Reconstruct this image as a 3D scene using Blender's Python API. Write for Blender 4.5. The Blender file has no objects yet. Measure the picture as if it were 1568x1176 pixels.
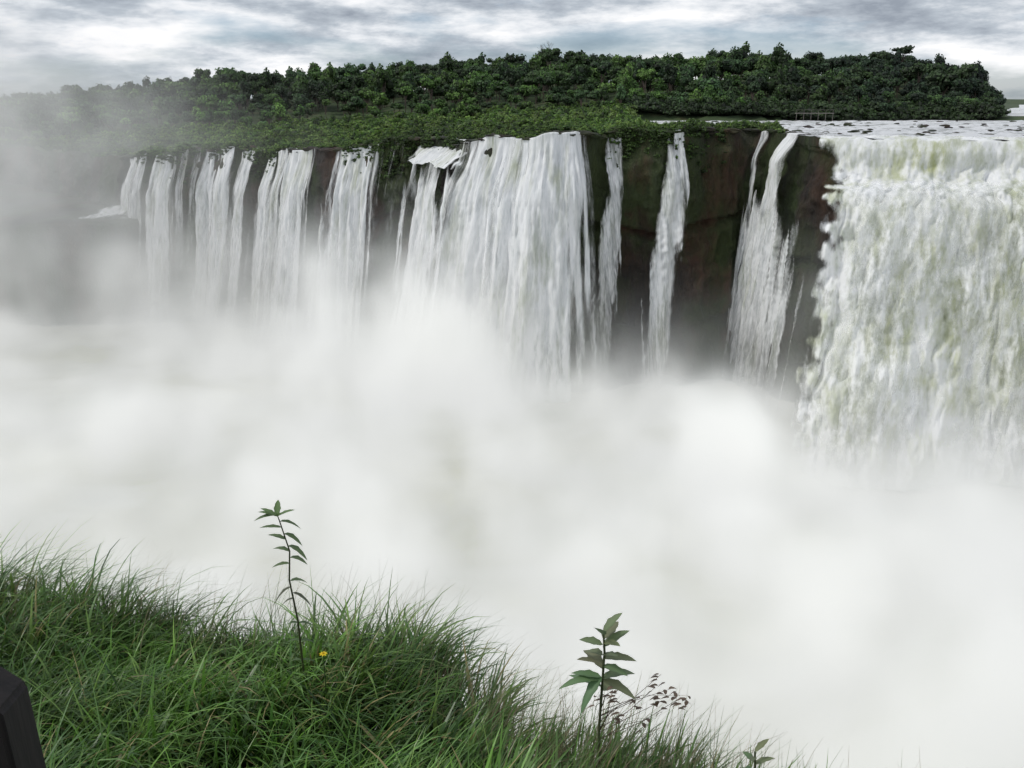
import bpy, math, random
import numpy as np
from mathutils import Vector
rng=np.random.default_rng(7); random.seed(7)
scene=bpy.context.scene
scene.view_settings.view_transform='Standard'; scene.view_settings.look='None'; scene.view_settings.exposure=0

# ---------------------------------------------------------------- helpers
def _h(ix,iy,iz):
    n=(ix.astype(np.int64)*374761393+iy.astype(np.int64)*668265263+iz.astype(np.int64)*2147483647)&0xffffffff
    n=((n^(n>>13))*1274126177)&0xffffffff
    n=(n^(n>>16))&0xffffffff
    return n/4294967295.0*2-1
def vn(x,y,z):
    x,y,z=np.broadcast_arrays(np.asarray(x,float),np.asarray(y,float),np.asarray(z,float))
    ix,iy,iz=np.floor(x),np.floor(y),np.floor(z); fx,fy,fz=x-ix,y-iy,z-iz
    fx=fx*fx*(3-2*fx);fy=fy*fy*(3-2*fy);fz=fz*fz*(3-2*fz)
    r=0
    for a in (0,1):
        for b in (0,1):
            for c in (0,1):
                r=r+_h(ix+a,iy+b,iz+c)*(fx if a else 1-fx)*(fy if b else 1-fy)*(fz if c else 1-fz)
    return r
def fbm(x,y,z,o=4):
    r=0;amp=.5
    for i in range(o):
        r=r+amp*vn(np.asarray(x)*2**i+i*17.3,np.asarray(y)*2**i+i*5.1,np.asarray(z)*2**i); amp*=.5
    return r
def ss(a,b,x):
    t=np.clip((x-a)/(b-a),0,1); return t*t*(3-2*t)

def mk(name,V,F,mat,attrs=None,uv=None,smooth=False,parent=None):
    V=np.asarray(V,dtype=np.float32); F=np.asarray(F,dtype=np.int32); k=F.shape[1]
    me=bpy.data.meshes.new(name)
    me.vertices.add(len(V)); me.vertices.foreach_set('co',V.ravel())
    me.loops.add(F.size); me.loops.foreach_set('vertex_index',F.ravel())
    me.polygons.add(len(F)); me.polygons.foreach_set('loop_start',np.arange(len(F),dtype=np.int32)*k)
    me.update(calc_edges=True)
    me.polygons.foreach_set('use_smooth',np.full(len(F),smooth))
    if attrs:
        for n,d in attrs.items():
            d=np.asarray(d,dtype=np.float32)
            if d.ndim==1:
                at=me.attributes.new(n,'FLOAT','POINT'); at.data.foreach_set('value',d)
            else:
                at=me.attributes.new(n,'FLOAT_COLOR','POINT')
                at.data.foreach_set('color',np.hstack([d,np.ones((len(d),1),np.float32)]).ravel())
    if uv is not None:
        l=me.uv_layers.new(name='UVMap'); l.data.foreach_set('uv',np.asarray(uv,np.float32)[F.ravel()].ravel())
    for m in (mat if isinstance(mat,list) else [mat]): me.materials.append(m)
    ob=bpy.data.objects.new(name,me); scene.collection.objects.link(ob)
    if parent: ob.parent=parent
    return ob
def gridF(n,m):
    i=np.arange(n*m).reshape(n,m)
    return np.stack([i[:-1,:-1],i[1:,:-1],i[1:,1:],i[:-1,1:]],-1).reshape(-1,4)

class M:
    def __init__(s,name):
        s.m=bpy.data.materials.new(name); s.m.use_nodes=True; s.nt=s.m.node_tree; s.nt.nodes.clear()
        s.out=s.nt.nodes.new('ShaderNodeOutputMaterial')
    def n(s,t,inp=None,**k):
        nd=s.nt.nodes.new(t)
        for a,b in k.items(): setattr(nd,a,b)
        for a,b in (inp or {}).items(): s.set(nd,a,b)
        return nd
    def set(s,nd,a,b):
        if isinstance(b,bpy.types.NodeSocket): s.nt.links.new(b,nd.inputs[a])
        else: nd.inputs[a].default_value=b
    def ramp(s,fac,stops):
        r=s.n('ShaderNodeValToRGB'); s.nt.links.new(fac,r.inputs[0]); e=r.color_ramp.elements
        while len(e)<len(stops): e.new(.5)
        for q,(p,c) in zip(e,stops):
            q.position=p; q.color=(c,c,c,1) if isinstance(c,(int,float)) else (*c,1)
        return r.outputs[0]
    def math(s,op,a,b=0.0,clamp=False):
        nd=s.n('ShaderNodeMath',{0:a,1:b},operation=op,use_clamp=clamp); return nd.outputs[0]
    def mix(s,f,a,b,mode='MIX'):
        nd=s.n('ShaderNodeMix',data_type='RGBA',blend_type=mode)
        s.set(nd,0,f)
        for i,v in ((6,a),(7,b)):
            s.set(nd,i,v if isinstance(v,bpy.types.NodeSocket) else (*v,1))
        return nd.outputs[2]
    def noise(s,vec,scale,detail=4,rough=.55,dist=0):
        nd=s.n('ShaderNodeTexNoise',{'Scale':scale,'Detail':detail,'Roughness':rough,'Distortion':dist}); s.nt.links.new(vec,nd.inputs['Vector']); return nd.outputs[0]
    def mapping(s,vec,scale,loc=(0,0,0),rot=(0,0,0)):
        nd=s.n('ShaderNodeMapping',{'Scale':scale,'Location':loc,'Rotation':rot}); s.nt.links.new(vec,nd.inputs[0]); return nd.outputs[0]
    def pos(s): return s.n('ShaderNodeNewGeometry').outputs['Position']
    def attr(s,n,o='Fac'): return s.n('ShaderNodeAttribute',attribute_name=n).outputs[o]
    def bsdf(s,**k):
        nd=s.n('ShaderNodeBsdfPrincipled')
        for a,b in k.items(): s.set(nd,a.replace('_',' ') if a!='Specular_IOR_Level' else 'Specular IOR Level',b if not isinstance(b,tuple) else (*b,1))
        s.nt.links.new(nd.outputs[0],s.out.inputs[0]); return nd
    def bump(s,h,strength=.5,dist=.1):
        nd=s.n('ShaderNodeBump',{'Strength':strength,'Distance':dist}); s.nt.links.new(h,nd.inputs['Height']); return nd.outputs[0]

# ---------------------------------------------------------------- materials
def leaf_mat(name,rough=.6,trans=.25):
    m=M(name); c=m.attr('col','Color')
    b=m.bsdf(Base_Color=c,Roughness=rough)
    t=m.n('ShaderNodeBsdfTranslucent'); m.nt.links.new(c,t.inputs[0])
    mx=m.n('ShaderNodeMixShader',{0:trans}); m.nt.links.new(b.outputs[0],mx.inputs[1]); m.nt.links.new(t.outputs[0],mx.inputs[2])
    m.nt.links.new(mx.outputs[0],m.out.inputs[0]); return m.m
mat_forest=leaf_mat('forest_foliage',.7,.2)
mat_shrub=leaf_mat('shrub_foliage',.65,.25)
mat_grass=leaf_mat('grass_blade',.33,.35)
mat_weed=leaf_mat('weed_leaf',.5,.35)

m=M('wet_basalt'); p=m.pos()
n1=m.noise(m.mapping(p,(.06,.06,.035)),1,5,.6); n2=m.noise(m.mapping(p,(.5,.5,.16)),1,7,.7); n3=m.noise(m.mapping(p,(.09,.09,.05),(31,5,7)),1,5,.6)
c=m.ramp(n2,[(.3,(.007,.006,.005)),(.55,(.030,.022,.016)),(.8,(.09,.066,.046))])
c=m.mix(m.ramp(n1,[(.44,0.),(.57,.85)]),c,m.mix(n2,(.030,.014,.008),(.15,.074,.040)))
c=m.mix(m.ramp(n3,[(.43,0.),(.56,.9)]),c,m.mix(n2,(.009,.017,.005),(.062,.100,.020)))
n4=m.noise(m.mapping(p,(1.2,1.2,.25)),1,7,.7)
m.bsdf(Base_Color=c,Roughness=m.ramp(n2,[(.3,.4),(.7,.8)]),Normal=m.bump(n4,1.,1.8)); mat_rock=m.m

m=M('upland_soil'); p=m.pos(); n1=m.noise(m.mapping(p,(.15,.15,.15)),1,6,.6)
m.bsdf(Base_Color=m.ramp(n1,[(.3,(.02,.035,.012)),(.55,(.045,.075,.022)),(.75,(.09,.06,.03))]),Roughness=.9); mat_soil=m.m

m=M('river_water'); p=m.pos()
n1=m.noise(m.mapping(p,(.03,.09,.1)),1,6,.65); n2=m.noise(m.mapping(p,(.35,.30,.1)),1,7,.76)
f=m.math('MULTIPLY_ADD',n1,1.3); f.node.inputs[2].default_value=-.12
f=m.math('ADD',f,m.math('MULTIPLY',m.math('SUBTRACT',n2,.5),2.4))
foam=m.ramp(f,[(.30,0.),(.52,1.)])
c=m.mix(foam,(.22,.23,.20),(.90,.91,.92))
m.bsdf(Base_Color=c,Roughness=m.ramp(foam,[(0,.3),(1,.8)]),Normal=m.bump(n2,1.,1.5)); mat_river=m.m

m=M('plunge_pool_water'); p=m.pos()
n1=m.noise(m.mapping(p,(.03,.035,.1)),1,6,.6,1.0)
m.bsdf(Base_Color=m.ramp(n1,[(.35,(.55,.55,.40)),(.6,(.78,.79,.70))]),Roughness=.5,Normal=m.bump(n1,.5,1)); mat_pool=m.m

def fall_mat(name,su,sv,green=(.42,.45,.30),glo=.32,ghi=.5,bumpd=.25,soft=.28,lo=(.55,.58,.58),asp=2.2,w2=.45,ramp=(.36,.56),trans=.3):
    m=M(name); uv=m.n('ShaderNodeUVMap').outputs[0]; d=m.attr('dens'); th=m.attr('thin')
    n1=m.noise(m.mapping(uv,(su,sv,1)),1,5,.62,.2)
    n2=m.noise(m.mapping(uv,(su*3.4,sv*asp,1),(9,3,0)),1,5,.68)
    n3=m.noise(m.mapping(uv,(su*.3,sv*.7,1),(3,8,0)),1,3,.55,.4)
    n=m.math('ADD',m.math('MULTIPLY',n1,1-w2),m.math('MULTIPLY',n2,w2))
    a=m.math('ADD',m.math('SUBTRACT',n,.5),m.math('SUBTRACT',d,.5))
    a=m.n('ShaderNodeMapRange',{0:a,1:-soft*.4,2:soft*.8,3:0.,4:1.},interpolation_type='SMOOTHSTEP').outputs[0]
    gmask=m.ramp(n3,[(glo,1.),(ghi,0.)])
    gmask=m.math('MAXIMUM',m.math('MULTIPLY',gmask,.75),th)
    gmask=m.math('MULTIPLY',gmask,m.ramp(n,[(.42,1.),(.58,.2)]))
    c=m.mix(gmask,m.mix(m.ramp(n,[(ramp[0],0.),(ramp[1],1.)]),lo,(.97,.975,.975)),green)
    nr=m.bump(n,.8,bumpd)
    b=m.bsdf(Base_Color=c,Roughness=.7,Normal=nr,Specular_IOR_Level=.15)
    t=m.n('ShaderNodeBsdfTranslucent'); m.nt.links.new(c,t.inputs[0]); m.nt.links.new(nr,t.inputs['Normal'])
    mx=m.n('ShaderNodeMixShader',{0:trans}); m.nt.links.new(b.outputs[0],mx.inputs[1]); m.nt.links.new(t.outputs[0],mx.inputs[2])
    tr=m.n('ShaderNodeBsdfTransparent')
    mx2=m.n('ShaderNodeMixShader',{0:a}); m.nt.links.new(tr.outputs[0],mx2.inputs[1]); m.nt.links.new(mx.outputs[0],mx2.inputs[2])
    m.nt.links.new(mx2.outputs[0],m.out.inputs[0])
    return m.m
mat_fall=fall_mat('falling_water',1.1,.085,asp=4.,soft=.46,lo=(.66,.69,.69),trans=.2)
mat_fall_big=fall_mat('heavy_falling_water',.36,.12,(.50,.53,.29),.36,.53,.6,lo=(.62,.65,.56),asp=3.4,w2=.40,ramp=(.37,.54),trans=.18)

# ---------------------------------------------------------------- lip curve
ctl=np.array([(-420,520,-8),(-330,430,-8),(-200,330,-8),(-130,265,-8),(-94,230,-7.2),(-71,220,-5),(-50,205,-4.7),(-32.5,196,-2.9),(-20,191,-2.2),(-10,178,-1.5),(-5.4,172,-1.1),(4,167,-.3),(12.4,166,.2),(20,170,.3),(29.6,171,.3),(40,175,.4),(48,175,.4),(51,160,.2),(56,148,0),(68,146,0),(81,145,0),(110,142,0),(150,138,0),(250,132,0),(330,128,0)],float)
def catmull(P,n=14):
    out=[]; Q=np.vstack([2*P[0]-P[1],P,2*P[-1]-P[-2]])
    for i in range(1,len(Q)-2):
        for t in np.linspace(0,1,n,endpoint=False):
            a,b,c,d=Q[i-1],Q[i],Q[i+1],Q[i+2]
            out.append(.5*((2*b)+(-a+c)*t+(2*a-5*b+4*c-d)*t*t+(-a+3*b-3*c+d)*t**3))
    out.append(P[-1]); return np.array(out)
lc=catmull(ctl); 
sl=np.r_[0,np.cumsum(np.linalg.norm(np.diff(lc[:,:2],axis=0),axis=1))]
S=np.arange(0,sl[-1],.5); LC=np.stack([np.interp(S,sl,lc[:,i]) for i in range(3)],1)
def smooth(a,k):
    ker=np.ones(k)/k; pad=k//2
    return np.stack([np.convolve(np.r_[np.full(pad,a[0,i]),a[:,i],np.full(pad,a[-1,i])],ker,'valid')[:len(a)] for i in range(a.shape[1])],1)
SM=smooth(LC[:,:2],25); T=np.gradient(SM,axis=0); T=smooth(T,17); T/=np.linalg.norm(T,axis=1)[:,None]
NRM=np.stack([T[:,1],-T[:,0]],1)
LCw=LC.copy(); amp=1.3*(fbm(S*.12,0,0,4)*1.6)
AZ=LC[:,0]/LC[:,1]
land=1-ss(.27,.30,AZ)
amp=amp+land*3.0*fbm(S*.07,4,0,3)
LCw[:,:2]+=NRM*amp[:,None]
LCw[:,2]+=land*(1.5*fbm(S*.16,9,0,4))
def C(s): return np.stack([np.interp(s,S,LCw[:,i]) for i in range(3)],-1)
def N(s):
    n=np.stack([np.interp(s,S,NRM[:,i]) for i in range(2)],-1); return n
def s_of_az(a): return np.interp(a,AZ,S)
def lipY(a): return np.interp(a,AZ,LCw[:,1])
def lipZ(a): return np.interp(a,AZ,LCw[:,2])
DROP=-47.
# the cliff is steeper in the corner under the side cascade
GS=1-.6*ss(.262,.285,AZ)*(1-ss(.345,.37,AZ))
def cliffO(t,s): return 9*t**1.25*np.interp(s,S,GS)

# ---------------------------------------------------------------- terrain
Ha=np.array([-1.2,-.545,-.43,-.33,-.1,-.06,.05,.15,.25,.36,.413,.462,.497,.517,.545,.7,2]); Hh=np.array([4,7,9,12,12,13.5,14,13,14,14,14.5,11,8,3,-4,-4,-4.])
def terr(x,y):
    a=x/y; L=lipY(a); zl=lipZ(a); d=y-L
    H=np.interp(a,Ha,Hh)
    st=250+60*ss(.1,.2,a)
    hill=ss(0,1,(y-st)/(430-st))
    base=zl+.9*fbm(x*.06,y*.06,0,3)*ss(0,6,d)
    wet=ss(.12,.16,a+.02*vn(y*.05,3,0))
    strip=1-ss(9,17,d+3*vn(x*.1,y*.1,0)); strip=strip*(1-ss(.285,.30,a))
    low=wet*(1-strip)
    bank=ss(296,304,y+8*vn(x*.03,0,1.))
    z=base*(1-low)+low*(-1.6+ (bank*3.2))
    z=np.where(a>.29,np.minimum(z,-.9+bank*2),z)
    z=z+H*hill
    z=z-ss(520,900,y)*hill*H*.7
    far=ss(1500,1700,y)
    z=np.where(y>900,np.maximum(z,far*(4+9*np.abs(fbm(x*.004,0,0,3)))-1.0*(1-far)),z)
    return z
ss_=np.r_[np.arange(0,len(S)-1,3)]
kk=np.r_[0,.004,.01,.02,.03,.045,.06,.08,.1,.13,.16,.2,.25,.3,.35,.4,.45,.5,.55,.6,.65,.7,.75,.8,.85,.9,.95,1,1.06,1.12,1.2,1.3,1.4,1.55,1.7,2,2.5,3,4,5,6,7,8,8.5,9,9.3,9.6,10,10.5,11,12,15,20,30]
B=LCw[ss_]; K=kk
P=np.zeros((len(ss_),len(K),3)); P[:,:,0]=B[:,None,0]*(1+K); P[:,:,1]=B[:,None,1]*(1+K)
P[:,:,2]=terr(P[:,:,0],P[:,:,1]); P[:,0,2]=np.where(AZ[ss_]>.29,-1.4,B[:,2]); P[AZ[ss_]>.3,1:9,2]=-1.6
mk('upland_ground',P.reshape(-1,3),gridF(*P.shape[:2])[:,::-1],mat_soil,smooth=True)

idx=np.where(AZ>.115)[0][::2]; K2=np.r_[0,.01,.02,.03,.04,.05,.06,.07,.08,.09,.1,.11,.12,.13,.14,.15,.17,.19,.22,.25,.28,.31,.35,.4,.45,.5,.6,.7,.8,1,1.3,1.7,2.5,4,7,12,20,32]
B=LCw[idx]; P=np.zeros((len(idx),len(K2),3)); P[:,:,0]=B[:,None,0]*(1+K2); P[:,:,1]=B[:,None,1]*(1+K2)
P[:,:,2]=0.02+.75*fbm(P[:,:,0]*.2,P[:,:,1]*.25,0,4)*(1-.8*ss(200,340,P[:,:,1]))
strip=AZ[idx]<.29
P[strip,0,2]=-1.4; P[strip,1,2]=-1.2; P[strip,2,2]=-1.
mk('upper_river',P.reshape(-1,3),gridF(*P.shape[:2])[:,::-1],mat_river,smooth=True)

tt=np.linspace(0,1,130); sc=S[::1]
Cc=C(sc); Nn=N(sc)
Tm,Sm=np.meshgrid(tt,sc)
big_side=ss(.33,.37,AZ)[:,None]
zt=Cc[:,None,2]-1.5*big_side+(DROP-Cc[:,None,2])*Tm
disp=(2.6*fbm(Sm*.13,zt*.05,0,5)+1.8*fbm(Sm*.35,zt*.35,5,4)+1.1*np.abs(fbm(Sm*.7,zt*.12,9,3)))*np.clip(Tm*9,0,1)
disp+= 1.4*ss(.0,.12,np.mod(Tm*2.6+.25*vn(Sm*.05,0,0),1))*np.clip(Tm*6,0,1)-.8*np.clip(Tm*6,0,1)
o=cliffO(Tm,Sm)+disp
o-= 2.5*ss(.15,.4,Tm)*(1-ss(.6,1,Tm))*(.5+.5*vn(Sm*.06,2,2))
o-= big_side*(2.5*ss(0,.05,Tm)+1.)
P=np.stack([Cc[:,None,0]+Nn[:,None,0]*o,Cc[:,None,1]+Nn[:,None,1]*o,zt],-1)
mk('basalt_cliff',P.reshape(-1,3),gridF(*P.shape[:2])[:,::-1],mat_rock,smooth=True)

sx=np.linspace(-330,-88,160); 
fy=208+6*fbm(sx*.05,0,3,4)+ (sx+88)*-.18+ss(-96,-88,sx)*16
kz=[(0,-47),(-1,-40),(-.2,-32),(-1,-26),(0.2,-22.5),(2,-21.6),(8,-21.2),(20,-20.5),(45,-20),(90,-19)]
P=np.zeros((len(sx),len(kz),3))
for j,(dy,z) in enumerate(kz):
    P[:,j,0]=sx; P[:,j,1]=fy+dy+1.6*fbm(sx*.3,z*.2,1,3); P[:,j,2]=z+.9*fbm(sx*.2,dy*.2,4,3)
mk('rock_shelf',P.reshape(-1,3),gridF(*P.shape[:2])[:,::-1],mat_rock,smooth=True)

g=np.linspace(-700,500,60); gy=np.linspace(-60,600,60); X,Y=np.meshgrid(g,gy,indexing='ij')
mk('plunge_pool',np.stack([X,Y,-46+.5*fbm(X*.05,Y*.05,0,3)],-1).reshape(-1,3),gridF(60,60),mat_pool,smooth=True)

# ---------------------------------------------------------------- waterfalls
def U(u): return (u-784)/1407.0
def fall(u0,u1,bottom=-46,spread=.3,drift=0,dens=.62,off=.5,start=0.,thrw=2.6,seed=0,topdens=None,thin=0,back=3.):
    s0,s1=s_of_az(U(u0)),s_of_az(U(u1)); W=s1-s0; sc_=(s0+s1)/2
    nu=max(8,int(W/.2)); nt=190
    w=np.linspace(-.5,.5,nu)[:,None]; t=np.linspace(0,1,nt)[None,:]
    tl=start+(1-start)*t
    s=sc_+w*W*(1+spread*t**.8)+drift*t+ .5*vn(t*6,seed,0)*t+0*w
    c=C(s); n=N(s)
    z0=c[...,2]+.12
    z=z0+(bottom-z0)*tl
    o=cliffO(tl*(z0-bottom)/47.,s)+off+thrw*ss(0,.25,tl)+ (.8*fbm(s*1.1,z*.05,seed,4)+.4*fbm(s*2.6,z*.22,seed+3,4))*ss(0,.08,tl)*1.6
    nb=8; bt=np.linspace(1,0,nb,endpoint=False)[None,:]
    P=np.stack([c[...,0]+n[...,0]*o,c[...,1]+n[...,1]*o,z],-1)
    d=np.full(s.shape,dens)+.0*s
    edge=1-np.abs(w)*2
    e=ss(0,.55,edge+.35*vn(s*1.5,z*.05,seed+9)+.15*vn(s*4,z*.2,seed))
    d=d-.6*(1-e)
    if topdens is not None: d=d+(topdens-dens)*(1-ss(0,.3,tl))
    d=d-.25*ss(.4,1,t)
    if start>0: d=d-.5*(1-ss(0,.18,t+.08*vn(s*1.,0,3)))
    if start==0.:
        c0=c[:,:1]; n0=n[:,:1]; ob=-bt*back+off
        Pb=np.stack([c0[...,0]+n0[...,0]*ob,c0[...,1]+n0[...,1]*ob,(z0[:,:1]+.1)+0*ob],-1)
        P=np.concatenate([Pb,P],1); d=np.concatenate([np.repeat(d[:,:1],nb,1)-.3*bt**2,d],1)
        sU=np.concatenate([np.repeat(s[:,:1],nb,1),s],1); zV=np.concatenate([z0[:,:1]+bt*back,z],1)
    else: sU,zV=s,z
    tv=np.full(d.shape,float(thin))
    return P,d,np.stack([sU+seed*13,zV],-1),tv
def add_fall(name,parts,mat=mat_fall):
    V=[];F=[];D=[];UVs=[];TH=[];off=0
    for (P,d,uv,tv) in parts:
        V.append(P.reshape(-1,3)); F.append(gridF(*P.shape[:2])[:,::-1]+off); D.append(d.ravel()); UVs.append(uv.reshape(-1,2)); TH.append(tv.ravel()); off+=P.shape[0]*P.shape[1]
    return mk(name,np.vstack(V),np.vstack(F),mat,{'dens':np.concatenate(D),'thin':np.concatenate(TH)},np.vstack(UVs),True)
add_fall('waterfall',[fall(203,224,seed=1,dens=.78,spread=.5),fall(222,240,seed=1.3,dens=.64,spread=.4),fall(247,274,seed=2,dens=.80,spread=.4),fall(277,294,seed=3,dens=.54),fall(299,311,seed=3.5,dens=.5)])
add_fall('waterfall',[fall(315,334,seed=4,dens=.78,drift=-1,spread=.5),fall(332,357,seed=4.4,dens=.86,spread=.4),fall(361,388,seed=5,dens=.76),fall(320,396,seed=5.5,dens=.55,start=.3,spread=.3)])
add_fall('waterfall',[fall(398,418,seed=6,dens=.84),fall(415,436,seed=6.4,dens=.74),fall(426,490,seed=7,dens=.90,spread=.25),fall(385,500,seed=7.5,dens=.56,start=.2)])
add_fall('waterfall',[fall(520,586,seed=8,dens=.95,drift=-2.5,spread=.45),fall(575,600,seed=8.5,dens=.4),fall(600,640,seed=9,dens=.36),fall(490,590,seed=8.7,dens=.54,start=.35)])
add_fall('waterfall',[fall(658,738,seed=10,dens=.98,start=.085,thrw=1.0,spread=.1,off=4.2,drift=-.8)])
add_fall('waterfall',[fall(728,817,seed=11,dens=1.02,spread=.15,thrw=3.6,drift=-2.5),fall(786,902,seed=12,dens=1.02,spread=.12,thrw=4.2,drift=-2),fall(700,908,seed=13,dens=.6,spread=.14,thrw=1.8,start=.1)])
add_fall('waterfall',[fall(934,956,seed=14,dens=.70,spread=1.6,drift=-7,topdens=.64)])
add_fall('waterfall',[fall(1022,1047,seed=15,dens=.84,spread=1.2,drift=-7.0,topdens=.76)])
add_fall('waterfall',[fall(1168,1184,seed=16,dens=.66,spread=.8,drift=0,bottom=-20),fall(1203,1224,seed=17,dens=.86,spread=.3,bottom=-20),
   fall(1154,1264,seed=18,dens=.76,start=.22,spread=.8,drift=2,thrw=3.5)])

s0,s1=s_of_az(U(640)),s_of_az(U(740)); s=np.linspace(s0,s1,90)[:,None]; v=np.linspace(0,1,50)[None,:]
c=C(s+0*v); n=N(s+0*v); ob=-4+v*9.3
zc_=C(np.array([(s0+s1)/2]))[0,2]
P=np.stack([c[...,0]+n[...,0]*ob,c[...,1]+n[...,1]*ob,zc_+.5-4.6*v**1.3+.7*fbm(s*.5,v*5,1,4)],-1)
ed=.5-np.abs((s-s0)/(s1-s0)-.5)
add_fall('cascade_bench',[(P,.95-.75*(1-ss(0,.16,ed+.1*vn(s,v*6,2)))-.6*(1-ss(0,.2,v+.1*vn(s*.8,0,1)))+0*v,np.stack([s+0*v,v*12+0*s],-1),np.zeros(P.shape[:2]))],mat_fall)
u=np.linspace(0,1,70)[:,None]; v=np.linspace(0,1,40)[None,:]
X=-107+15*u+v*2; Yb=np.interp(X,sx,fy)-2+v*22; Z=-21.3+v*2.2+.8*fbm(X*.35,Yb*.3,0,4)
P=np.stack([X,Yb,Z],-1); ed=np.minimum(.5-np.abs(u-.5),.5-np.abs(v-.5))
add_fall('shelf_rapids',[(P,.75-.9*(1-ss(0,.4,ed+.12*vn(X*.3,Yb*.3,2))),np.stack([X,Yb*3],-1),0*X)],mat_fall)

def sheet(prof,base,dirv,nu,nt,dispf,densf,thinf,seed=0,fwd=0.):
    prof=np.array(prof,float); L=np.r_[0,np.cumsum(np.hypot(np.diff(prof[:,0]),np.diff(prof[:,1])))]
    q=np.linspace(0,L[-1],nt); o=np.interp(q,L,prof[:,0]); z=np.interp(q,L,prof[:,1])
    ker=np.array([1,2,3,4,5,4,3,2,1.]);ker/=ker.sum()
    o=np.convolve(np.pad(o,4,'edge'),ker,'valid'); z=np.convolve(np.pad(z,4,'edge'),ker,'valid')
    base=np.array(base,float); bl=np.r_[0,np.cumsum(np.linalg.norm(np.diff(base,axis=0),axis=1))]
    w=np.linspace(0,bl[-1],nu); bx=np.interp(w,bl,base[:,0]); by=np.interp(w,bl,base[:,1])
    Wm,Qm=np.meshgrid(w,q,indexing='ij')
    D=np.array(dirv,float); D/=np.linalg.norm(D)
    do=dispf(Wm,Qm,z[None,:]+0*Wm)+fwd*ss(10,20,Qm)+1.5*fbm(Wm*.16,0,4,4)
    jx=1+.10*vn(Wm*.07,0,0)*ss(14,24,Qm)
    oo=o[None,:]*jx+do; zz=z[None,:]+do*.2*ss(14,20,Qm)+.5*fbm(Wm*.35,Qm*.35,9,4)*(1-ss(14,20,Qm))
    P=np.stack([bx[:,None]+D[0]*oo,by[:,None]+D[1]*oo,zz],-1)
    return P,densf(Wm,Qm,zz,bl[-1]),np.stack([Wm+seed*31,-Qm],-1),thinf(Wm,Qm,zz)
def mkdisp(sd):
    def bigdisp(W,Q,z):
        a=ss(14,24,Q)
        wig=W+2.5*fbm(W*.12,Q*.08,3+sd,3)
        bil=1-np.abs(fbm(wig*.30+.21*Q*.1,Q*.085,7+sd,3))*2
        lipn=.5*np.abs(fbm(W*.7,Q*.3,2,3))*ss(11,14,Q)
        return lipn+a*(3.4*fbm(wig*.12,Q*.045,2+sd,2)-2.6*bil+1.2+1.5*fbm(wig*.55,Q*.16,11+sd,4)+.5*fbm(wig*1.8,Q*.55,5+sd,4))
    return bigdisp
prof=[(-12,.15),(-2,.30),(2.5,.15),(4,-1.5),(5,-4.0),(7,-5.4),(10.5,-6.1),(15,-6.9),(18,-8.8),(20,-12),(23,-20),(28,-31),(35,-46)]
base_=[(50,149.2),(57,147.6),(81,145.2),(110,141.7),(160,136.7)]
thf=lambda W,Q,z: np.clip(.95*np.exp(-((W-17)/3.2)**2)*ss(13,14.5,Q)*(1-ss(19,22,Q))+.6*np.exp(-((W-34)/2.4)**2)*ss(13,14.5,Q)*(1-ss(19,21,Q))+.3*ss(13,14.5,Q)*(1-ss(18,21,Q))*ss(-.1,.3,vn(W*.3,0,2))+.6*ss(.06,.28,fbm(W*.14,Q*.05,21,4))*ss(28,40,Q),0,1)
big=sheet(prof,base_,(-.35,-.94),560,540,mkdisp(0),
   lambda W,Q,z,L: 1.2-1.0*(1-ss(0,9,W+2.5*fbm(Q*.2,W*.1,0,3)+1.5*vn(Q*.7,W,0)+ .5))*ss(11,19,Q) - .15*(1-ss(0,2,W)) -.8*(1-ss(0,9,Q+5*fbm(W*.4,Q*.2,8,3))),thf)
veil=sheet(prof,base_,(-.35,-.94),420,400,mkdisp(40),
   lambda W,Q,z,L: .52-.45*(1-ss(-1,8,W+2.5*fbm(Q*.2,W*.1,5,3)))-.5*(1-ss(18,27,Q))+.12*vn(W*.1,Q*.05,3),lambda W,Q,z:0*W,seed=3,fwd=1.8)
add_fall('great_waterfall',[big,veil],mat_fall_big)

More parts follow.
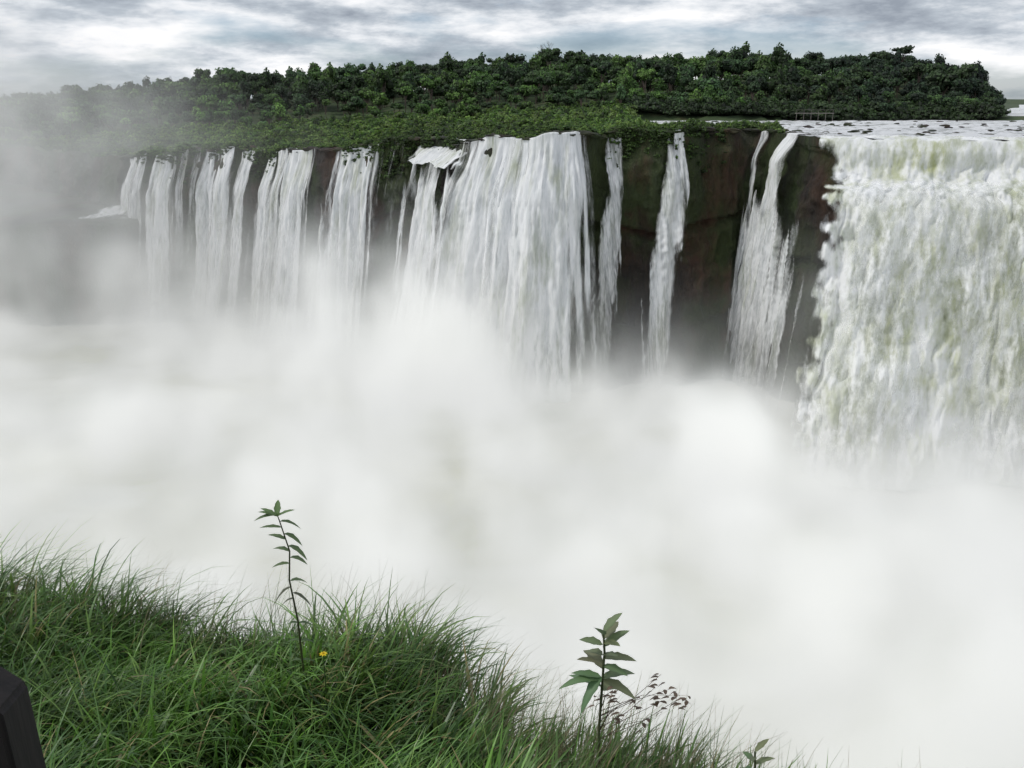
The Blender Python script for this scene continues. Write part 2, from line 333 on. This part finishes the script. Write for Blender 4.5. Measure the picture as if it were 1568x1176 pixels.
# ---------------------------------------------------------------- foliage
def blob_template(nleaf,rx,rz,zc,size,trunk=True,lobes=7,core=True):
    V=[];F=[];C_=[]
    lob=[]
    for i in range(lobes):
        th=rng.uniform(0,6.28); r=rng.uniform(0,.62)*rx; zz=zc+rng.uniform(-.45,.6)*rz
        lob.append((r*math.cos(th),r*math.sin(th),zz,rng.uniform(.35,.58)*rx,rng.uniform(.35,.55)*rz,rng.uniform(.75,1.25)))
    per=nleaf//lobes; off=0
    for (lx,ly,lz,lr,lh,br) in lob:
        d=rng.normal(size=(per,3)); d/=np.linalg.norm(d,axis=1)[:,None]; d[:,2]=np.where(d[:,2]<-.4,-d[:,2],d[:,2])
        rad=rng.uniform(.7,1.12,per)[:,None]
        cpt=np.array([lx,ly,lz])+d*rad*np.array([lr,lr,lh])
        nrm=d+rng.normal(size=(per,3))*.45; nrm/=np.linalg.norm(nrm,axis=1)[:,None]
        a=np.cross(nrm,rng.normal(size=(per,3))); a/=np.linalg.norm(a,axis=1)[:,None]; b=np.cross(nrm,a)
        s1=(size*rng.uniform(.5,1.2,per))[:,None]; s2=s1*rng.uniform(.5,.9,per)[:,None]
        q=np.stack([cpt-a*s1,cpt-b*s2*.8+nrm*s1*.15,cpt+a*s1,cpt+b*s2],1)
        V.append(q.reshape(-1,3)); F.append(np.arange(per*4).reshape(-1,4)+off); off+=per*4
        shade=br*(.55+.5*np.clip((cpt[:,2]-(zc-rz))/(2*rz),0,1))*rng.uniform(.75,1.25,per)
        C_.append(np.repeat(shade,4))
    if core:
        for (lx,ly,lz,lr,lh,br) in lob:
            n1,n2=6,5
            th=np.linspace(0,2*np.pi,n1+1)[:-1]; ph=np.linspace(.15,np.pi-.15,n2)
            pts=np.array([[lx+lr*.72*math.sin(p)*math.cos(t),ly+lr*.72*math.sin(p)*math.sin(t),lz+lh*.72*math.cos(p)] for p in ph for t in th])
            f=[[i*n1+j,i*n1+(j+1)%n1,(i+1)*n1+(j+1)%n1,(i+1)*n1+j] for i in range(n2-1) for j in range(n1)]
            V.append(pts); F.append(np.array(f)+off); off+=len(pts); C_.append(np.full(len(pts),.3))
    if trunk:
        for (bx,by,bz) in [(0,0,zc)]+[l[:3] for l in lob[:4]]:
            n=4; pts=[];h0=0 if bx==0 else zc*.45
            for (px,py,pz,r) in [(0,0,h0,.22),(bx*.5,by*.5,(h0+bz)/2,.15),(bx,by,bz,.07)]:
                for k in range(n): pts.append((px+r*math.cos(k*1.57),py+r*math.sin(k*1.57),pz))
            f=[[i*n+j,i*n+(j+1)%n,(i+1)*n+(j+1)%n,(i+1)*n+j] for i in range(2) for j in range(n)]
            V.append(np.array(pts)); F.append(np.array(f)+off); off+=len(pts); C_.append(np.full(len(pts),-1.))
    return np.vstack(V),np.vstack(F),np.concatenate(C_)
bark=np.array([.13,.10,.08])
def scatter(name,templ,pts,scale,cols,mat,sz=None):
    V=[];F=[];C_=[];off=0
    for i,(x,y,z) in enumerate(pts):
        tv,tf,tc=templ[rng.integers(len(templ))]
        th=rng.uniform(0,6.28); c,s=math.cos(th),math.sin(th); k=scale[i]; kz=k*rng.uniform(.8,1.2)
        v=np.stack([(tv[:,0]*c-tv[:,1]*s)*k+x,(tv[:,0]*s+tv[:,1]*c)*k+y,tv[:,2]*kz+z],1)
        V.append(v); F.append(tf+off); off+=len(v)
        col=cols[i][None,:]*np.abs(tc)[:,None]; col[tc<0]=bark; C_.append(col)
    return mk(name,np.vstack(V),np.vstack(F),mat,{'col':np.vstack(C_)})
trees=[blob_template(300,4.6,3.0,6.6,.62,lobes=9),blob_template(300,3.9,3.6,6.9,.6,lobes=8),blob_template(280,5.2,2.5,6.6,.62,lobes=10),blob_template(240,3.2,4.0,7.4,.55,lobes=7),blob_template(230,3.6,2.4,7.6,.5,lobes=6)]
pal=1.35*np.array([(.030,.060,.015),(.040,.085,.018),(.055,.11,.022),(.024,.048,.016),(.07,.125,.028),(.035,.070,.026)])
pts=[];scs=[];cols=[]
for yy in np.arange(292,475,6.4):
    for aa in np.arange(-.80,.535,6.4/yy):
        a=aa+rng.uniform(-.5,.5)*6/yy; y=yy+rng.uniform(-3,3)
        if y<304+6*vn(a*20,0,0) and a>.13: continue
        if y<300+14*vn(a*15,5,0): continue
        x=a*y; H=float(np.interp(a,Ha,Hh))
        if H<0.5: continue
        z=float(terr(np.array(x),np.array(y)))
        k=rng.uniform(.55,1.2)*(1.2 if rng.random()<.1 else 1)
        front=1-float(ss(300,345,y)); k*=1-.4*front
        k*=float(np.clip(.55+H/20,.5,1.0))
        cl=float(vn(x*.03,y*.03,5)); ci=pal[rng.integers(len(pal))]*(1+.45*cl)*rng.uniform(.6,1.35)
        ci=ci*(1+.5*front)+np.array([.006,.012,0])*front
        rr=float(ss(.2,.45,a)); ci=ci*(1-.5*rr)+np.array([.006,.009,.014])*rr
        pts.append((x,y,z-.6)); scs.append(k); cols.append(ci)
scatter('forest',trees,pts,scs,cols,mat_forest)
shr=[blob_template(70,1.5,.8,.8,.26,trunk=False,lobes=5),blob_template(60,1.2,1.0,.9,.24,trunk=False,lobes=4),blob_template(60,1.9,.6,.6,.28,trunk=False,lobes=5)]
pts=[];scs=[];cols=[]
for i in range(14000):
    a=rng.uniform(-.8,.292) if i<11000 else rng.uniform(.05,.292); L=float(lipY(a)); 
    dd=rng.uniform(0,1)**1.5*(305-L) if a<.13 else rng.uniform(.5,13)
    y=L+.7+dd; x=a*y; z=float(terr(np.array(x),np.array(y)))
    if z<-.9 and a>.1: continue
    if -.105<a<-.03 and dd<10: continue
    if vn(x*.12,y*.12,7)<-.5 and dd<8: continue
    k=rng.uniform(.45,1.1)*(.65+.9*float(ss(2,60,dd)))
    if a>.1: k*=1.25
    b=1.75*np.array([(.075,.13,.022),(.06,.11,.022),(.10,.15,.035),(.045,.085,.02)])[rng.integers(4)]*rng.uniform(.7,1.3)*(1+.4*float(vn(x*.05,y*.05,2)))
    pts.append((x,y,z-.15)); scs.append(k); cols.append(b)
for i in range(1500):
    a=rng.uniform(.12,.525); y=rng.uniform(297,318)
    H=float(np.interp(a,Ha,Hh))
    if H<1: continue
    x=a*y; z=float(terr(np.array(x),np.array(y)))
    if z<-1.3: continue
    pts.append((x,y,z-.3)); scs.append(rng.uniform(1.3,2.6)); cols.append(np.array([.04,.072,.022])*rng.uniform(.5,1.4))
for i in range(1700):
    a=rng.uniform(-.4,.29); s=float(s_of_az(a)); c=C(s); n=N(s); dn=rng.uniform(0,1)**2*8
    if vn(s*.09,1,7)<-.25: continue
    pts.append((c[0]+n[0]*(.2+.12*dn),c[1]+n[1]*(.2+.12*dn),c[2]-dn-.4)); scs.append(rng.uniform(.35,.95)); cols.append(np.array([.065,.12,.022])*rng.uniform(.5,1.5))
scatter('riverside_shrubs',shr,pts,scs,cols,mat_shrub)
t_um=blob_template(420,5.0,1.5,9.5,.5,lobes=10)
def single(name,t,x,y,k,col,dz=0):
    z=float(terr(np.array(float(x)),np.array(float(y))))
    return scatter(name,[t],[(x,y,z+dz)],[k],[np.array(col)],mat_forest)
single('umbrella_tree',t_um,.413*425,425,1.1,(.04,.07,.028),.2)
single('round_tree',trees[1],-.057*420,420,1.2,(.02,.032,.012),.5)
def limb(P0,P1,r0,r1,V,F):
    d=(Vector(P1)-Vector(P0)).normalized(); a=d.orthogonal().normalized(); b=d.cross(a); o=len(V)
    for P_,r in ((P0,r0),(P1,r1)):
        for k in range(5):
            q=Vector(P_)+a*r*math.cos(k*1.2566)+b*r*math.sin(k*1.2566); V.append(tuple(q))
    for k in range(5): F.append((o+k,o+(k+1)%5,o+5+(k+1)%5,o+5+k))
V=[];F=[]
def rec(p,d,l,r,n):
    q=p+d*l; limb(p,q,r,r*.7,V,F)
    if n==0: return
    for k in range(3):
        nd=(d+Vector((random.uniform(-.8,.8),random.uniform(-.8,.8),random.uniform(-.05,.4)))).normalized(); rec(q,nd,l*random.uniform(.5,.7),r*.55,n-1)
x,y=.035*425,425; z=float(terr(np.array(x),np.array(float(y))))
rec(Vector((x,y,z)),Vector((.03,0,1)),7.8,.22,4)
m=M('pale_bark'); m.bsdf(Base_Color=(.22,.2,.18),Roughness=.9)
mk('bare_tree',V,F,m.m)

def rocks(name,pl):
    V=[];F=[];off=0
    for (x,y,z,r) in pl:
        n1,n2=10,7
        th=np.linspace(0,2*np.pi,n1,endpoint=False)[None,:]; ph=np.linspace(.05,np.pi-.05,n2)[:,None]
        dx=np.sin(ph)*np.cos(th); dy=np.sin(ph)*np.sin(th); dz=np.cos(ph)+0*th
        rr=r*(1+.55*vn(dx*1.4+x,dy*1.4+y,dz*1.4))
        v=np.stack([dx*rr*1.5+x,dy*rr+y,dz*rr*.4+z],-1).reshape(-1,3)
        f=[[i*n1+j,i*n1+(j+1)%n1,(i+1)*n1+(j+1)%n1,(i+1)*n1+j] for i in range(n2-1) for j in range(n1)]
        V.append(v);F.append(np.array(f)+off);off+=len(v)
    return mk(name,np.vstack(V),np.vstack(F),mat_rock,smooth=False)
pl=[]
for i in range(220):
    a=rng.uniform(.18,.8); y=float(lipY(a))+(rng.uniform(0,1)**1.3)*150+2
    if a>.3 and y<162: continue
    pl.append((a*y,y,.05,rng.uniform(.25,.8)))
rocks('river_rocks',pl)
pl=[]
for i in range(320):
    a=rng.uniform(-.42,.3); s=float(s_of_az(a)); c=C(s); n=N(s); dd=rng.uniform(-.5,3)
    pl.append((c[0]-n[0]*dd,c[1]-n[1]*dd,c[2]+rng.uniform(-.3,.25),rng.uniform(.3,1.1)))
rocks('lip_rocks',pl)
def boxmesh(V,F,x0,x1,y0,y1,z0,z1):
    o=len(V); V+= [(x,y,z) for x in (x0,x1) for y in (y0,y1) for z in (z0,z1)]
    F+=[(o,o+1,o+3,o+2),(o+4,o+6,o+7,o+5),(o,o+4,o+5,o+1),(o+2,o+3,o+7,o+6),(o,o+2,o+6,o+4),(o+1,o+5,o+7,o+3)]
V=[];F=[]; bx=.305*294
boxmesh(V,F,bx,bx+12,292.5,294,2.2,2.4)
for k in range(6):
    xx=bx+.1+k*2.3; boxmesh(V,F,xx,xx+.12,292.52,292.66,-1.8,2.19)
    boxmesh(V,F,xx,xx+.06,292.52,292.58,2.41,3.3)
boxmesh(V,F,bx,bx+12,292.45,292.51,3.3,3.36)
m=M('weathered_concrete'); m.bsdf(Base_Color=(.2,.18,.16),Roughness=.9); mk('viewing_walkway',V,F,m.m)

# ---------------------------------------------------------------- foreground bank
ex=np.array([-30,-9,-6,-4.2,-1.7,-.95,-.5,-.2,.24,.8,1.25,1.9,3,6,20]); ey=np.array([7,6.8,6.6,6.45,6.1,5.85,5.35,4.85,4.35,4.10,3.6,2.6,1.6,.8,.0])
def edge(x): return np.interp(x,ex,ey)
def bank(x,y):
    e=edge(x); z=1.72+.16*np.clip(6.5-y,-1,3.2)+.75*np.clip(3.3-y,0,9)*.8
    z=z+.30*np.exp(-((x+.95)/.7)**2-((y-5.3)/.7)**2)+.14*vn(x*.9,y*.9,0)+.12*np.exp(-((x+4)/1.2)**2-((y-5.8)/.6)**2)
    z=z+.18*ss(-.1,.6,x)
    z=np.minimum(z,4.4)
    z=z-np.clip(y-e,0,.5)*1.2-np.clip(y-e-.5,0,3)*3.0-np.clip(y-e-3.5,0,12)*3.1
    return np.maximum(z,-47)
gx=np.r_[np.linspace(-60,-8,20),np.linspace(-7.8,3.2,90),np.linspace(3.5,40,20)]; gy=np.r_[np.linspace(-20,1,10),np.linspace(1.2,8,80),np.linspace(8.3,26,30)]
X,Y=np.meshgrid(gx,gy,indexing='ij')
m=M('bank_soil'); n1=m.noise(m.pos(),6,6,.6); m.bsdf(Base_Color=m.ramp(n1,[(.3,(.010,.016,.006)),(.7,(.035,.045,.016))]),Roughness=.95); mat_bank=m.m
mk('grassy_bank',np.stack([X,Y,bank(X,Y)],-1).reshape(-1,3),gridF(len(gx),len(gy)),mat_bank,smooth=True)

def blades(roots,L,w0,az,th0,curl,cols,seg=6):
    n=len(roots); V=np.zeros((n,seg+1,2,3)); p=roots.copy(); th=th0.copy()
    side=np.stack([-np.sin(az),np.cos(az),np.zeros(n)],1)
    C_=np.zeros((n,seg+1,2,3))
    for k in range(seg+1):
        t=k/seg; w=(w0*(1-t**1.8)+.0006)*min(1,.55+t*1.8)
        V[:,k,0]=p-side*w[:,None]*.5; V[:,k,1]=p+side*w[:,None]*.5
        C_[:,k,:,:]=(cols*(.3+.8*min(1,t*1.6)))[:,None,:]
        d=np.stack([np.sin(th)*np.cos(az),np.sin(th)*np.sin(az),np.cos(th)],1); p=p+d*(L/seg)[:,None]
        th=th+curl/seg*(0.5+t)
    b=np.arange(n)[:,None]*(seg+1)*2+np.arange(seg)[None,:]*2; b=b.ravel()
    F=np.stack([b,b+1,b+3,b+2],1)
    return V.reshape(-1,3),F,C_.reshape(-1,3)
parts=[]
nt=1500; n_each=23
tx=rng.uniform(-6.2,2.0,nt*2); ty=rng.uniform(2.2,7.0,nt*2); ok=(ty<edge(tx)+.12)&(np.abs(tx)<ty*.78+.6); tx=tx[ok][:nt]; ty=ty[ok][:nt]; nt=len(tx)
kind=rng.random(nt); big_=vn(tx*.9,ty*.9,3)
rx=np.repeat(tx,n_each)+rng.normal(size=nt*n_each)*.055; ry=np.repeat(ty,n_each)+rng.normal(size=nt*n_each)*.055
n=len(rx); R=np.stack([rx,ry,bank(rx,ry)-.02],1)
tl=np.repeat(rng.uniform(.36,.76,nt)*(1+.35*big_)*np.where(tx>-.1,.68,1),n_each)
L=tl*rng.uniform(.55,1.25,n)
w=np.repeat(np.where(kind<.5,.025,.012),n_each)*rng.uniform(.6,1.3,n)
az=rng.uniform(0,6.28,n); wind=np.repeat(.25+1.1*vn(tx*.6,ty*.6,9),n_each)-.2
az=np.where(rng.random(n)<.7,wind+rng.normal(size=n)*.5,az)
th0=np.abs(rng.normal(size=n)*.28)+.12; curl=rng.uniform(.6,2.5,n)
gp=1.85*np.array([(.046,.10,.016),(.062,.132,.020),(.034,.08,.018),(.094,.155,.035),(.066,.12,.035)])
tc=gp[rng.integers(5,size=nt)]*(1+.55*vn(tx*1.3,ty*1.3,4))[:,None]
cols=np.repeat(tc,n_each,0)*rng.uniform(.5,1.55,(n,1))
dry=rng.random(n)<.05; cols[dry]=np.array([.34,.29,.13])*rng.uniform(.6,1.2,(dry.sum(),1))
parts.append(blades(R,L,w,az,th0,curl,cols))
n=4400; x=rng.uniform(-6,2.0,n); x[:1500]=rng.uniform(-.3,1.5,1500); y=edge(x)-np.abs(rng.normal(size=n))*.45+.08
R=np.stack([x,y,bank(x,y)],1); L=rng.uniform(.4,.85,n)*np.where(x>0,.9,1)
cols=np.where(rng.random(n)[:,None]<.55,np.array([.10,.17,.05]),np.array([.22,.18,.11]))*rng.uniform(.6,1.3,(n,1))
parts.append(blades(R,L,rng.uniform(.0025,.005,n),rng.normal(size=n)*.8+.1,np.abs(rng.normal(size=n)*.25),rng.uniform(.4,1.9,n),cols,7))
V=[];F=[];C_=[];off=0
for (v,f,c) in parts: V.append(v);F.append(f+off);C_.append(c);off+=len(v)
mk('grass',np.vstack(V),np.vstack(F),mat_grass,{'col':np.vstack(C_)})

def leaf(base,dirv,L,W,droop,col,V,F,C_,fold=.25):
    d=Vector(dirv).normalized(); side=d.cross(Vector((0,0,1))).normalized(); up=side.cross(d)
    n=7;o=len(V)
    for i in range(n+1):
        t=i/n; c=Vector(base)+d*L*t+Vector((0,0,-droop*L*t*t)); w=W*.5*max(0,math.sin(math.pi*t**.8))**.8 if 0<i<n else .001
        w*= 1+.12*math.sin(i*2.6)
        V+= [tuple(c-side*w+up*w*fold),tuple(c),tuple(c+side*w+up*w*fold)]
        C_+= [col,tuple(q*1.35 for q in col),col]
    for i in range(n):
        a=o+i*3; F+= [(a,a+1,a+4,a+3),(a+1,a+2,a+5,a+4)]
def stem(pts,r0,r1,col,V,F,C_):
    o=len(V);n=6
    for i,p_ in enumerate(pts):
        r=r0+(r1-r0)*i/(len(pts)-1)
        for k in range(n): V.append((p_[0]+r*math.cos(k*1.047),p_[1]+r*math.sin(k*1.047),p_[2])); C_.append(col)
    for i in range(len(pts)-1):
        for k in range(n): F.append((o+i*n+k,o+i*n+(k+1)%n,o+(i+1)*n+(k+1)%n,o+(i+1)*n+k))
def finish(name,V,F,C_): return mk(name,V,F,mat_weed,{'col':np.array(C_)},smooth=True)
gcol=(.10,.15,.06)
V=[];F=[];C_=[]
sp=[(-1.36,5.0,1.95),(-1.375,5.0,2.4),(-1.385,5,2.8),(-1.415,4.99,3.1),(-1.40,5,3.3),(-1.445,5,3.5),(-1.46,5,3.56)]
stem(sp,.008,.0035,(.08,.09,.04),V,F,C_)
for k in range(15):
    z=2.96+.042*k; x=float(np.interp(z,[q[2] for q in sp],[q[0] for q in sp])); an=k*2.6+.3; sgn=1 if k%2 else -1
    if k in (4,5): continue
    if k<3: leaf((x,5,z),(sgn,math.sin(an)*.4,-.1),.12,.036,.9,(.08,.09,.05),V,F,C_)
    else: leaf((x,5,z),(sgn,math.sin(an)*.5,random.uniform(.05,.45)),random.uniform(.11,.17),.042,random.uniform(.2,.8),gcol,V,F,C_)
for an in (0.3,1.6,2.6,3.6,5.2): leaf((-1.46,5,3.54),(math.cos(an),.4*math.sin(an),.55),.13,.042,.2,(.12,.19,.07),V,F,C_)
for z in (2.35,2.5,2.65,2.78): 
    for s_ in (-1,1): leaf((-1.385,5,z),(s_,.3,.2),.10,.028,.6,(.07,.12,.04),V,F,C_)
finish('tall_weed',V,F,C_)
def broad(name,x,y,z0,z1,nl,Lf,Wf,twigs=9):
    V=[];F=[];C_=[]
    stem([(x+.01,y,z0),(x-.005,y,(z0+z1)/2),(x+.01,y,z1-.12),(x,y,z1)],.009,.005,(.12,.14,.07),V,F,C_)
    for k in range(nl):
        t=k/(nl-1); z=z1-.36*(1-t)*(1+random.uniform(-.15,.15)); an=k*2.4+random.uniform(-.5,.5)+1; el=.05+.75*t+random.uniform(-.4,.35)
        sx_=math.cos(an); sx_=math.copysign(.35+.65*abs(sx_),sx_)
        leaf((x,y,z),(sx_,.8*math.sin(an),el),Lf*(1.05-.3*t)*random.uniform(.6,1.15),Wf*(1-.15*t)*random.uniform(.8,1.15),(.6*(1-t)+.1)*random.uniform(.2,1.8),(.16*random.uniform(.75,1.2),.205*random.uniform(.85,1.1),.10),V,F,C_,.3)
    for k in range(twigs):
        an=random.uniform(-1,1); bz=z1-.45+random.uniform(-.14,.12); e=(x+.04*k*math.cos(an)*random.choice([1,1,-.6])+.05,y+.1*math.sin(an),bz+random.uniform(.02,.14))
        stem([(x,y,bz-.1),((x+e[0])/2,y,bz),e],.003,.0015,(.16,.11,.07),V,F,C_)
        for j in range(5): leaf((e[0]+random.uniform(-.03,.03),e[1],e[2]-j*.018),(random.uniform(-1,1),.3,random.uniform(-.4,.4)),.05,.022,.5,(.17,.12,.085),V,F,C_)
    return finish(name,V,F,C_)
broad('broadleaf_weed',.475,4.0,2.15,3.37,19,.21,.068,12)
broad('small_weed',1.16,3.5,2.3,3.04,14,.15,.045,3)
V=[];F=[];C_=[]; fx,fy_,fz=-1.175,4.75,2.72
stem([(fx,fy_,2.05),(fx,fy_,2.4),(fx,fy_,fz)],.004,.003,(.05,.09,.03),V,F,C_)
for k in range(8):
    an=k*.785; leaf((fx,fy_,fz),(math.cos(an),math.sin(an),.2),.028,.014,.2,(.8,.6,.02),V,F,C_)
stem([(fx,fy_,fz-.004),(fx,fy_,fz+.008)],.007,.006,(.6,.4,.02),V,F,C_)
finish('yellow_flower',V,F,C_)
import bmesh
bm=bmesh.new()
x1,x0,y0,y1=-1.625,-1.85,2.42,2.60
vs=[bm.verts.new(p) for p in [(x0,y0,2.3),(x1+.02,y0,2.3),(x1+.02,y1,2.3),(x0,y1,2.3),(x0,y0,4.26),(x1-.04,y0,4.10),(x1-.04,y1,4.10),(x0,y1,4.26)]]
for f in [(3,2,1,0),(4,5,6,7),(0,1,5,4),(1,2,6,5),(2,3,7,6),(3,0,4,7)]: bm.faces.new([vs[i] for i in f])
bmesh.ops.bevel(bm,geom=list(bm.edges),offset=.015,segments=3,affect='EDGES')
me=bpy.data.meshes.new('wooden_post'); bm.to_mesh(me); bm.free()
m=M('dark_wood'); n1=m.noise(m.mapping(m.pos(),(30,30,3)),1,5,.6); m.bsdf(Base_Color=m.ramp(n1,[(.3,(.006,.005,.005)),(.7,(.02,.015,.014))]),Roughness=.8,Normal=m.bump(n1,.5,.01)); me.materials.append(m.m)
ob=bpy.data.objects.new('wooden_post',me); scene.collection.objects.link(ob)

# ---------------------------------------------------------------- mist (real volume)
# spray droplets scatter sun and sky light; the small emission stands for the higher scattering orders
m=M('spray_mist'); d=m.attr('density')
sc1=m.n('ShaderNodeVolumeScatter',{'Color':(.965,.98,.965,1),'Anisotropy':.1}); m.nt.links.new(d,sc1.inputs['Density'])
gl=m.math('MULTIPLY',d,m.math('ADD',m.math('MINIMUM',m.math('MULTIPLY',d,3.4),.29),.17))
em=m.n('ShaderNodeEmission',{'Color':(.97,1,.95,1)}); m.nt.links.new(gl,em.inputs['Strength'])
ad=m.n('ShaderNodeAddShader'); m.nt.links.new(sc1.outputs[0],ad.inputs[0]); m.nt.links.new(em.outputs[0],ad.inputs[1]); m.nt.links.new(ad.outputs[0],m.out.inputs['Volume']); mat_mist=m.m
try: mat_mist.cycles.volume_step_rate=3.0
except Exception as e: print('no step rate',e)
gt=bpy.data.node_groups.new('mist_field','GeometryNodeTree'); gt.interface.new_socket('Geometry',in_out='OUTPUT',socket_type='NodeSocketGeometry')
def G(t,inp=None,**k):
    nd=gt.nodes.new(t)
    for a,b in k.items(): setattr(nd,a,b)
    for a,b in (inp or {}).items():
        if isinstance(b,bpy.types.NodeSocket): gt.links.new(b,nd.inputs[a])
        else: nd.inputs[a].default_value=b
    return nd
def gm(op,a,b=0.,c=0.,clamp=False): return G('ShaderNodeMath',{0:a,1:b,2:c},operation=op,use_clamp=clamp).outputs[0]
def gv(op,a,b=(0,0,0)): return G('ShaderNodeVectorMath',{0:a,1:b},operation=op)
pos=G('GeometryNodeInputPosition').outputs[0]
nz=G('ShaderNodeTexNoise',{'Vector':gv('MULTIPLY',pos,(.045,.045,.04)).outputs[0],'Scale':1.,'Detail':5.,'Roughness':.65})
warp=gv('MULTIPLY',gv('SUBTRACT',nz.outputs['Color'],(.5,.5,.5)).outputs[0],(42,42,46)).outputs[0]
wp=gv('ADD',pos,warp).outputs[0]
nz2=G('ShaderNodeTexNoise',{'Vector':gv('MULTIPLY',pos,(.09,.07,.05)).outputs[0],'Scale':1.,'Detail':5.,'Roughness':.62}).outputs[0]
plumes=[ # cx,cy,cz, rx,ry,rz, amp
(-18,146,-43,19,14,14,.16),(-19,156,-32,9,9,12,.08),(-48,180,-40,30,16,13,.045),(-88,196,-31,42,26,15,.022),(-150,205,-12,60,44,22,.018),(-132,200,8,38,40,17,.010),
(-2,156,-43,14,9,10,.035),(10,146,-48,16,12,6,.05),(42,94,-48,26,13,9,.12),(28,110,-44,6.5,6,7.5,.40),(50,66,-43,50,26,10,.10),(-60,110,-46,70,50,9,.035),(78,92,-47,25,14,8,.08),(48,142,-38,5,8,16,.035),(-10,95,-46,26,24,11,.06)]
tot=None
for (cx,cy,cz,rx_,ry_,rz_,am) in plumes:
    q=gv('MULTIPLY',gv('SUBTRACT',wp,(cx,cy,cz)).outputs[0],(1/rx_,1/ry_,1/rz_)).outputs[0]
    l2=gv('DOT_PRODUCT',q,q).outputs['Value']
    e=gm('MULTIPLY',gm('EXPONENT',gm('MULTIPLY',l2,-1.)),am)
    tot=e if tot is None else gm('ADD',tot,e)
sep=G('ShaderNodeSeparateXYZ',{0:wp}).outputs
fl=gm('MULTIPLY',gm('EXPONENT',gm('MULTIPLY',gm('ADD',sep[2],46.),-1/5.)),.06)
fl=gm('MINIMUM',fl,.12)
tot=gm('ADD',tot,fl)
nf=gm('MULTIPLY_ADD',nz2,7.5,-2.8); nf=gm('MAXIMUM',nf,.12)
tot=gm('MULTIPLY',tot,nf)
tot=gm('MAXIMUM',gm('SUBTRACT',tot,.0004),0.)
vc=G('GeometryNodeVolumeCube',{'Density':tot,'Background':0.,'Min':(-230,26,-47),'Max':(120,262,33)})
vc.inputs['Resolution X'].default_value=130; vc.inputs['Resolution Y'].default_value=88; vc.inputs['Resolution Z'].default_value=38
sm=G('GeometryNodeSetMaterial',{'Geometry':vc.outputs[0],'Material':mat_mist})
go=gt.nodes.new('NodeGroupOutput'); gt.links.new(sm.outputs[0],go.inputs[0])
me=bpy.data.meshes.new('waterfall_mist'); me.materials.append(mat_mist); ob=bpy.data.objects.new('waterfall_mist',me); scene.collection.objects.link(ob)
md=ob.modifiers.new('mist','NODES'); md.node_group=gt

# ---------------------------------------------------------------- sky + sun
w=bpy.data.worlds.new('World'); scene.world=w; w.use_nodes=True; nt_=w.node_tree; nt_.nodes.clear()
W=M.__new__(M); W.nt=nt_; W.m=None; W.out=nt_.nodes.new('ShaderNodeOutputWorld')
el=math.radians(50); rot=math.radians(-95)
sky=W.n('ShaderNodeTexSky',sky_type='NISHITA'); sky.sun_disc=False; sky.sun_elevation=el; sky.sun_rotation=rot
gen=W.n('ShaderNodeTexCoord').outputs['Generated']
c1=W.noise(W.mapping(gen,(3.2,3.2,14),(4.2,1.,0)),1,6,.55); c2=W.noise(W.mapping(gen,(8,8,30),(7,3,.4)),1,8,.62); c3=W.noise(W.mapping(gen,(3,3,13),(1,6,2)),1,4,.5)
cc=W.math('ADD',W.math('MULTIPLY',c2,.6),W.math('MULTIPLY',c3,.4))
ccol=W.ramp(cc,[(.39,(.30,.34,.40)),(.46,(.48,.53,.59)),(.52,(.76,.79,.83)),(.58,(.98,.98,.99))])
cover=W.ramp(c1,[(.40,.35),(.49,1.)])
b1=W.n('ShaderNodeBackground',{'Strength':.09}); nt_.links.new(W.mix(1.,sky.outputs[0],(.78,.94,1.2),'MULTIPLY'),b1.inputs[0])
b2=W.n('ShaderNodeBackground',{'Strength':1.05}); nt_.links.new(ccol,b2.inputs[0])
mx=W.n('ShaderNodeMixShader',{0:cover}); nt_.links.new(b1.outputs[0],mx.inputs[1]); nt_.links.new(b2.outputs[0],mx.inputs[2]); nt_.links.new(mx.outputs[0],W.out.inputs[0])
sd=bpy.data.lights.new('sun','SUN'); sd.energy=1.5; sd.angle=math.radians(12); sd.color=(1,.96,.9)
so=bpy.data.objects.new('sun',sd); scene.collection.objects.link(so)
dirv=Vector((math.sin(rot)*math.cos(el),math.cos(rot)*math.cos(el),math.sin(el)))
so.rotation_euler=(-dirv).to_track_quat('-Z','Y').to_euler()
# ---------------------------------------------------------------- camera
cd=bpy.data.cameras.new('camera'); co=bpy.data.objects.new('camera',cd); scene.collection.objects.link(co)
cd.sensor_width=36; cd.lens=36*1358/1568; cd.clip_end=20000; cd.clip_start=.1
co.location=(0,0,6); co.rotation_euler=(math.radians(90-17.7),0,0); scene.camera=co
